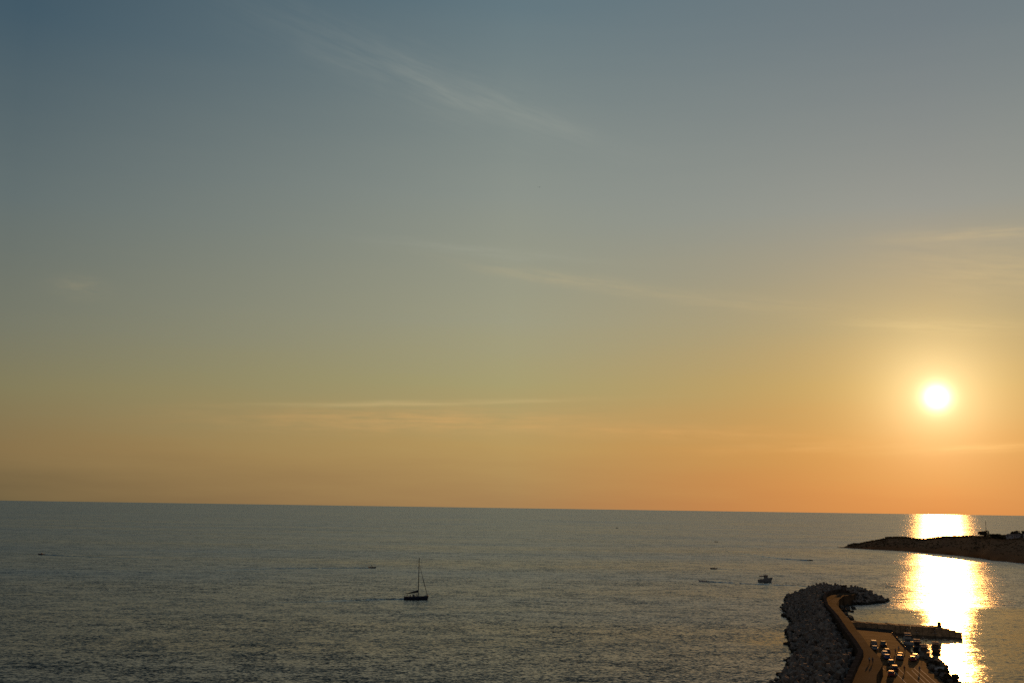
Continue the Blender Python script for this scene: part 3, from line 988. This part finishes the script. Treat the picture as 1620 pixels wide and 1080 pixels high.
def motorboat(label, loc, rz, L=5.0, hullm=None, cabin=False, helm=True):
    o = thing('motorboat', label, 'motorboat', loc, rz)
    h, d = hull_mesh(L, L * 0.36, 0.8, 0.95 * L / 5, 0.65 * L / 5, 0.25, 0.85, 0.12, 9)
    h.build('hull', hullm or M_NAVY, o, smooth=True)
    d.build('deck', M_WOOD, o)
    k = L / 5
    ws = MB().loft([[(0.3 * k, -0.7 * k, 0.65 * k), (0.7 * k, -0.4 * k, 0.7 * k), (0.7 * k, 0.4 * k, 0.7 * k), (0.3 * k, 0.7 * k, 0.65 * k)], [(0.1 * k, -0.6 * k, 1.2 * k), (0.35 * k, -0.35 * k, 1.25 * k), (0.35 * k, 0.35 * k, 1.25 * k), (0.1 * k, 0.6 * k, 1.2 * k)]])
    if cabin:
        ws.box(-0.9 * k, 0.1 * k, -0.7 * k, 0.7 * k, 0.6 * k, 1.55 * k, 0.08)
    ws.build('cabin' if cabin else 'windscreen', M_HULLGREY if cabin else M_GLASS, o)
    eng = MB().box(-2.85 * k, -2.45 * k, -0.22 * k, 0.22 * k, 0.35 * k, 1.05 * k, 0.05).tube((-2.65 * k, 0, 0.4 * k), (-2.65 * k, 0, -0.4), 0.09, n=5).build('outboard_motor', M_DARKM, o)
    if helm:
        MB().box(-0.6 * k, -0.2 * k, -0.3 * k, 0.3 * k, 0.6 * k, 1.0 * k, 0.04).build('seat', M_WHITE, o)
    return o


# ------------------------------------------------------------------ people
def body_mesh(pose):
    P = {'hip': (0, 0, 0.95), 'chest': (0, 0.0, 1.28), 'neck': (0, 0, 1.48), 'head': (0, 0.02, 1.62), 'crown': (0, 0.02, 1.72)}
    if pose == 'sit':
        P = {k: (v[0], v[1], v[2] - 0.47) for k, v in P.items()}
    verts = [P['hip'], P['chest'], P['neck'], P['head'], P['crown']]
    edges = [(0, 1), (1, 2), (2, 3), (3, 4)]
    rad = [0.15, 0.17, 0.065, 0.10, 0.075]
    zs = P['chest'][2] + 0.14
    for sx in (-1, 1):
        n = len(verts)
        if pose == 'stand':
            leg = [(sx * 0.10, 0, 0.88), (sx * 0.12, 0.01, 0.48), (sx * 0.13, 0, 0.06), (sx * 0.14, 0.14, 0.035)]
            arm = [(sx * 0.19, 0, zs), (sx * 0.25, -0.01, 1.14), (sx * 0.25, 0.08, 0.90), (sx * 0.25, 0.10, 0.80)]
        elif pose == 'walk':
            leg = [(sx * 0.09, 0, 0.88), (sx * 0.10, sx * 0.18 + 0.04, 0.50), (sx * 0.10, sx * 0.30, 0.07), (sx * 0.11, sx * 0.30 + 0.14, 0.04)]
            arm = [(sx * 0.19, 0, zs), (sx * 0.24, -sx * 0.14, 1.16), (sx * 0.24, -sx * 0.20 + 0.08, 0.94), (sx * 0.24, -sx * 0.22 + 0.12, 0.85)]
        else:
            leg = [(sx * 0.10, 0.02, 0.46), (sx * 0.13, 0.42, 0.50), (sx * 0.13, 0.44, 0.08), (sx * 0.14, 0.57, 0.05)]
            arm = [(sx * 0.19, 0, zs), (sx * 0.25, 0.06, 0.72), (sx * 0.20, 0.28, 0.66), (sx * 0.18, 0.36, 0.64)]
        verts += leg + arm
        edges += [(0, n), (n, n + 1), (n + 1, n + 2), (n + 2, n + 3), (1, n + 4), (n + 4, n + 5), (n + 5, n + 6), (n + 6, n + 7)]
        rad += [0.095, 0.065, 0.045, 0.035, 0.065, 0.047, 0.036, 0.028]
    me = bpy.data.meshes.new('body')
    me.from_pydata(verts, edges, [])
    o = bpy.data.objects.new('body', me)
    col.objects.link(o)
    md = o.modifiers.new('skin', 'SKIN')
    for i, r in enumerate(rad):
        me.skin_vertices[0].data[i].radius = (r, r)
    me.skin_vertices[0].data[0].use_root = True
    sd = o.modifiers.new('sub', 'SUBSURF'); sd.levels = 1; sd.render_levels = 1
    dg = bpy.context.evaluated_depsgraph_get()
    out = bpy.data.meshes.new_from_object(o.evaluated_get(dg))
    bpy.data.objects.remove(o)
    return out


BODIES = {p: body_mesh(p) for p in ('stand', 'walk', 'sit')}


def person(label, loc, rz, pose, top, legs, group=None):
    o = thing('person', label, 'person', loc, rz, group)
    me = BODIES[pose].copy()
    me.materials.clear()
    for mm in (mat('cloth_' + top[0], top[1], 0.9, vary=0.15, scale=1.0), mat('cloth_' + legs[0], legs[1], 0.9, vary=0.15, scale=1.0), M_SKIN):
        me.materials.append(mm)
    dz = -0.47 if pose == 'sit' else 0.0
    for p in me.polygons:
        z = p.center.z - dz
        r = abs(p.center.x)
        p.material_index = 2 if z > 1.47 or (r > 0.16 and z < 1.05 and z > 0.78 and pose != 'sit') else (1 if z < 1.0 else 0)
        p.use_smooth = True
    b = bpy.data.objects.new('body', me)
    col.objects.link(b)
    b.parent = o
    hz = 1.66 + dz
    hr = MB()
    rings = []
    for k in range(5):
        th = k / 4 * math.pi * 0.5
        rings.append([(0.118 * math.cos(th) * math.cos(a) if k < 4 else 0.01 * math.cos(a), 0.0 + (0.125 * math.cos(th) if k < 4 else 0.01) * math.sin(a), hz + 0.13 * math.sin(th)) for a in [i * 0.785 for i in range(8)]])
    hr.loft(rings).build('hair', M_HAIR, o, smooth=True)
    return o


DARK = ('dark', (0.03, 0.03, 0.035)); BLUE = ('blue', (0.04, 0.06, 0.11)); RED = ('red', (0.14, 0.03, 0.025)); PALE = ('pale', (0.32, 0.30, 0.27)); KHAKI = ('khaki', (0.13, 0.10, 0.06))
person('person in dark clothes standing on the quay right of the parked car row', (118.2, 328.1, 1.6), R(150), 'stand', DARK, DARK)
person('person standing in the middle of the quay, farthest from the car row', (121.3, 331.2, 1.6), R(30), 'stand', BLUE, DARK)
person('person in khaki walking beside the black car on the quay', (112.7, 309.4, 1.6), R(-20), 'walk', KHAKI, DARK)
person('person in red walking between the painted lines, left of two', (110.4, 295.2, 1.6), R(170), 'walk', RED, DARK)
person('person in blue walking between the painted lines, right of two', (114.3, 294.5, 1.6), R(160), 'walk', BLUE, KHAKI)
person('person standing at the quay edge by the stern of the moored fishing boat', (124.6, 337.3, 1.6), R(-60), 'stand', PALE, DARK)
person('person in dark clothes standing between the moored boats and the car cluster', (126.3, 336.4, 1.6), R(-40), 'stand', DARK, BLUE)
person('person on the raised road, nearer the edge, walking with a companion', (99.6, 289.2, 4.5), R(160), 'walk', DARK, DARK)
person('person in pale top on the raised road, walking beside a companion', (98.9, 289.8, 4.5), R(160), 'walk', PALE, DARK)


def on_yacht(px, py, pz):
    c, s_ = math.cos(R(6)), math.sin(R(6))
    return (-45.3 + px * c - py * s_, 515.0 + px * s_ + py * c, pz)


person('person at the helm of the sailing yacht', on_yacht(-3.9, 0.0, 1.05), R(-84), 'stand', DARK, DARK)
person('person sitting in the cockpit of the sailing yacht, forward of the helm', on_yacht(-2.6, -0.75, 1.1), R(6), 'sit', BLUE, DARK)
person('person sitting on the cabin roof of the sailing yacht', on_yacht(0.2, -0.3, 1.58), R(-84), 'sit', RED, DARK)

# small craft out at sea
motorboat('small dark motorboat left of the yacht, heading right', (-99.5, 764.1, 0), R(-4), 5.0)
motorboat('lone motorboat at the far left of the bay, heading left', (-393.9, 880.9, 0), R(176), 4.8, cabin=True)
motorboat('open pale motorboat in front of the fishing boat, heading left with a long wake', (124.5, 671.7, 0), R(172), 4.8, M_WHITE)
motorboat('small dark motorboat drifting between the fishing boat and the far sea', (160.1, 817.4, 0), R(178), 4.9)
motorboat('far motorboat towards the headland, heading right with a thin wake', (282.2, 977.9, 0), R(-14), 4.2, cabin=True)
motorboat('tiny motorboat below the horizon, farthest out in the middle', (257.8, 2490.9, 0), R(20), 6.0, cabin=True)
motorboat('tiny motorboat far out, right of the middle', (300.0, 1509.8, 0), R(150), 5.0)
for lb, loc, rz in [('person steering the dark motorboat left of the yacht', (-99.9, 764.15, 0.55), R(-94)), ('person steering the pale motorboat with the long wake', (125.9, 671.5, 0.5), R(82)),
                    ('person sitting in the drifting dark motorboat', (160.9, 817.4, 0.5), R(88))]:
    person(lb, loc, rz, 'sit' if 'sitting' in lb else 'stand', DARK, DARK)

wake([(-50.6, 514.2), (-62.5, 511.0), (-73.7, 504.5), (-90.4, 496.7), (-111.9, 486.5)], 1.0, 3.4, 0.58, 0.16)
wake([(-102.0, 763.6), (-129, 756), (-157, 745), (-174, 733), (-199, 712)], 1.0, 2.2, 0.50, 0.27, [(0.30, 0.33), (0.62, 0.66)])
wake([(-391.6, 880.5), (-375, 872), (-355, 861), (-307, 844), (-252, 829)], 1.1, 2.4, 0.71, 0.16)
wake([(127.2, 671.2), (146, 660), (165, 651), (189.4, 639.3)], 1.0, 1.7, 0.53, 0.38, [(0.28, 0.32), (0.62, 0.66), (0.82, 0.85)])
wake([(279.5, 978.3), (262, 1010), (254, 1060), (249, 1110), (243, 1166)], 0.9, 2.0, 0.71, 0.35, [(0.82, 0.9)])
wake([(163.2, 817.2), (172, 814), (184, 810)], 0.7, 1.2, 0.28, 0.11)

# moored boats against the quay
GM = None
trawler('fishing_boat', 'moored white fishing boat with a wheelhouse, farthest along the quay', (140.6, 371.5, 0), R(72), M_WHITE, 11.0, mast_h=2.2).scale = (1, 1, 1.2)
trawler('fishing_boat', 'moored dark fishing boat with a tall mast, middle of the three at the quay', (138.8, 358.5, 0), R(72), M_NAVY, 10.0, mast_h=4.6)
trawler('fishing_boat', 'moored wooden fishing boat nearest the parked cars', (135.6, 345.0, 0), R(74), M_WOOD, 10.0, mast_h=3.6)
trawler('fishing_boat', 'outer moored wooden fishing boat alongside the dark one', (142.6, 352.5, 0), R(72), M_WOOD, 9.0, mast_h=5.4)
dn = thing('dinghy', 'small white dinghy lying on the rocks at the harbour edge', 'dinghy', (121.0, 297.0, 2.0), R(30))
h_, d_ = hull_mesh(3.2, 1.4, 0.6, 0.75, 0.55, 0.2, 0.8, 0.08, 9)
h_.build('hull', M_WHITE, dn, smooth=True)
MB().box(-0.6, -0.35, -0.6, 0.6, 0.35, 0.42).build('thwart', M_WOOD, dn)

# bollards along the quay edge
for k, (x, y, lb) in enumerate([(140.2, 385.0, 'iron bollard at the outer corner of the quay'), (136.6, 371.0, 'iron bollard beside the farthest moored boat'),
                                (133.4, 358.5, 'iron bollard beside the dark moored boat'), (130.2, 346.5, 'iron bollard beside the nearest moored boat')]):
    o = thing('bollard', lb, 'bollard', (x, y, 1.6), 0, 'bollards along the quay edge')
    MB().tube((0, 0, -0.02), (0, 0, 0.42), 0.16, 0.13, 8).build('post', M_DARKM, o)
    MB().tube((0, 0, 0.421), (0, 0, 0.56), 0.24, 0.2, 8).build('cap', M_DARKM, o)


# ------------------------------------------------------------------ cars
def car(name, label, loc, rz, pm, kind='hatch', group='cars parked on the quay'):
    L, W, H = {'hatch': (4.1, 1.72, 1.48), 'saloon': (4.5, 1.76, 1.45), 'van': (4.8, 1.9, 2.0), 'pickup': (5.0, 1.85, 1.75)}[kind]
    o = thing(name, label, 'van' if kind == 'van' else ('pickup truck' if kind == 'pickup' else 'car'), loc, rz, group)
    hl = L / 2
    wst = 0.92 if kind != 'van' else 1.1
    low = [(-hl, 0.34), (-hl - 0.03, 0.62), (-hl + 0.08, wst), (0.9, wst + 0.02), (hl - 0.3, wst - 0.16), (hl - 0.02, 0.62), (hl, 0.34), (hl - 0.4, 0.22), (-hl + 0.4, 0.22)]
    rings = [[(x * (0.985 if s_ else 1), y, z if z < 0.6 or not s_ else z - 0.04) for x, z in low] for y, s_ in ((-W / 2, 1), (-W / 2 + 0.09, 0), (W / 2 - 0.09, 0), (W / 2, 1))]
    MB().loft(rings).build('body', pm, o)
    if kind == 'hatch': cab = (-hl + 0.12, -hl + 0.45, 0.35, 1.15)
    elif kind == 'saloon': cab = (-hl + 0.55, -hl + 1.1, 0.35, 1.15)
    elif kind == 'van': cab = (-hl + 0.05, -hl + 0.15, 0.95, 1.6)
    else: cab = (-0.5, -0.25, 0.7, 1.4)
    xb0, xb1, xf1, xf0 = cab
    hw0, hw1 = W / 2 - 0.06, W / 2 - 0.2
    zc = wst - 0.01
    gl = MB().loft([[(xb0, -hw0, zc), (xf0, -hw0, zc), (xf0, hw0, zc), (xb0, hw0, zc)], [(xb1, -hw1, H - 0.06), (xf1, -hw1, H - 0.06), (xf1, hw1, H - 0.06), (xb1, hw1, H - 0.06)]]).build('cabin', pm, o)
    def lerp(a, b, t): return a + (b - a) * t
    def band(x, y0, y1, xa, name_):
        e = 0.012 if x > 0 else -0.012
        z0, z1 = lerp(zc, H - 0.06, 0.1), lerp(zc, H - 0.06, 0.9)
        xa0, xa1 = lerp(xa[0], xa[1], 0.1) + e, lerp(xa[0], xa[1], 0.9) + e
        MB().add([(xa0, -y0, z0), (xa0, y0, z0), (xa1, y1, z1), (xa1, -y1, z1)], [(0, 1, 2, 3)]).build(name_, M_GLASS, gl)
    band(1, hw0 - 0.1, hw1 - 0.06, (xf0, xf1), 'windscreen')
    band(-1, hw0 - 0.1, hw1 - 0.08, (xb0, xb1), 'rear_window')
    for sy in (-1, 1):
        za, zb = lerp(zc, H - 0.06, 0.12), lerp(zc, H - 0.06, 0.88)
        ya, yb = sy * (lerp(hw0, hw1, 0.12) + 0.012), sy * (lerp(hw0, hw1, 0.88) + 0.012)
        xs_ = (lerp(xb0, xb1, .5) + 0.2, (xb1 + xf1) / 2 - 0.05, (xb1 + xf1) / 2 + 0.05, lerp(xf0, xf1, .5) - 0.15)
        for a, b in ((0, 1), (2, 3)):
            MB().add([(xs_[a], ya, za), (xs_[b], ya, za), (xs_[b] - (0.1 if b == 3 else 0), yb, zb), (xs_[a] + (0.1 if a == 0 else 0), yb, zb)], [(0, 1, 2, 3)]).build('side_window', M_GLASS, gl)
    MB().box(xb1 - 0.03, xf1 + 0.03, -hw1 - 0.02, hw1 + 0.02, H - 0.058, H, 0.07).build('roof', pm, o)
    for sx in (-1, 1):
        for sy in (-1, 1):
            w = MB().tube((sx * (hl - 0.75), sy * (W / 2 - 0.2), 0.31), (sx * (hl - 0.75), sy * (W / 2 + 0.02), 0.31), 0.31, 0.31, 14).build('wheel', M_TYRE, o)
            MB().tube((sx * (hl - 0.75), sy * (W / 2 - 0.02), 0.31), (sx * (hl - 0.75), sy * (W / 2 + 0.035), 0.31), 0.19, 0.17, 10).build('rim', M_RIM, w)
    for sy in (-1, 1):
        MB().box(hl - 0.12, hl + 0.02, sy * 0.62 - 0.16, sy * 0.62 + 0.16, 0.60, 0.74, 0.02).build('headlight', M_LAMP, o)
        MB().box(-hl - 0.05, -hl + 0.1, sy * 0.68 - 0.12, sy * 0.68 + 0.12, 0.66, 0.88, 0.02).build('tail_light', M_TAIL, o)
        MB().box(0.62, 0.8, sy * (W / 2 + 0.06) - 0.07, sy * (W / 2 + 0.06) + 0.07, wst, wst + 0.12, 0.01).build('wing_mirror', pm, o)
    MB().box(-hl - 0.06, -hl + 0.1, -0.75, 0.75, 0.36, 0.5, 0.01).build('rear_bumper', M_DARKM, o)
    MB().box(hl - 0.1, hl + 0.05, -0.75, 0.75, 0.32, 0.46, 0.01).build('front_bumper', M_DARKM, o)
    if kind == 'pickup':
        MB().box(-hl + 0.15, -0.55, -W / 2 + 0.1, W / 2 - 0.1, wst - 0.02, wst + 0.16, 0.0).build('load_bed', M_DARKM, o)
    return o


P_BLACK = paint('black_paint', (0.012, 0.012, 0.014)); P_SILV = paint('silver_paint', (0.22, 0.225, 0.23)); P_WHT = paint('white_paint', (0.45, 0.45, 0.43))
P_BLU = paint('blue_paint', (0.03, 0.06, 0.16)); P_RED = paint('red_paint', (0.22, 0.02, 0.015)); P_GREY = paint('grey_paint', (0.12, 0.125, 0.13)); P_GRN = paint('green_paint', (0.05, 0.09, 0.07))
W1 = R(90 - 14.5)
car('parked_van', 'dark van parked at the far end of the quay, left of a pair', (120.9, 349.4, 1.6), W1, P_GREY, 'van')
car('parked_pickup', 'dark pickup parked at the far end of the quay, right of a pair', (123.9, 349.0, 1.6), W1, P_BLACK, 'pickup')
car('parked_car', 'silver car beside the road wall, farthest of the left row', (117.9, 340.0, 1.6), W1, P_SILV, 'saloon')
car('parked_car', 'grey hatchback in the left row, just in front of the silver car', (119.3, 333.0, 1.6), W1, P_GREY, 'hatch')
car('parked_car', 'white hatchback in the left row, third from its far end', (116.6, 327.5, 1.6), W1, P_WHT, 'hatch')
car('parked_car', 'blue car in the middle of the left row', (114.6, 320.0, 1.6), W1, P_BLU, 'saloon')
car('parked_car', 'greenish car in the left row, behind the black one', (111.6, 308.6, 1.6), W1, P_GRN, 'hatch')
car('parked_car', 'black car standing out from the left row, next to the walking person', (108.6, 297.8, 1.6), W1, P_BLACK, 'hatch')
car('parked_car', 'dark red car below the raised road, nearest to the viewer', (103.9, 287.5, 1.6), R(70), P_RED, 'hatch')
car('parked_car', 'grey hatchback at the left of the cluster by the harbour edge', (118.0, 319.0, 1.6), W1, P_GREY, 'hatch')
car('parked_car', 'red car in the middle of the cluster by the harbour edge', (121.0, 316.8, 1.6), W1, P_RED, 'saloon')
car('parked_car', 'white car at the right of the cluster by the harbour edge', (124.0, 322.0, 1.6), R(60), P_WHT, 'hatch')
car('parked_car', 'black car behind the red one in the cluster by the harbour edge', (120.2, 324.4, 1.6), W1, P_BLACK, 'saloon')

# ------------------------------------------------------------------ seabird
sg = thing('seabird', 'single seabird gliding high over the sea in mid sky', 'bird', (7.6, 300.0, 141.2), R(20))
sg.rotation_euler = (R(18), R(-10), R(20))
rings = []
for t, r in ((-0.3, 0.01), (-0.2, 0.045), (0.0, 0.075), (0.15, 0.06), (0.24, 0.045), (0.3, 0.01)):
    rings.append([(r * math.cos(a), t, r * math.sin(a)) for a in [i * 0.785 for i in range(8)]])
MB().loft(rings).build('body', M_FEATHER, sg, smooth=True)
for sx in (-1, 1):
    w = MB().loft([[(sx * 0.04, 0.12, 0.03), (sx * 0.04, -0.08, 0.03), (sx * 0.04, -0.08, 0.015)], [(sx * 0.34, 0.17, 0.12), (sx * 0.34, 0.0, 0.12), (sx * 0.34, 0.0, 0.108)], [(sx * 0.72, 0.02, 0.04), (sx * 0.70, -0.03, 0.04), (sx * 0.70, -0.03, 0.036)]])
    w.build('wing', M_FEATHER, sg)
MB().loft([[(-0.03, -0.28, 0.0), (0.03, -0.28, 0.0), (0.0, -0.28, 0.012)], [(-0.09, -0.44, 0.0), (0.09, -0.44, 0.0), (0.0, -0.44, 0.008)]]).build('tail', M_FEATHER, sg)
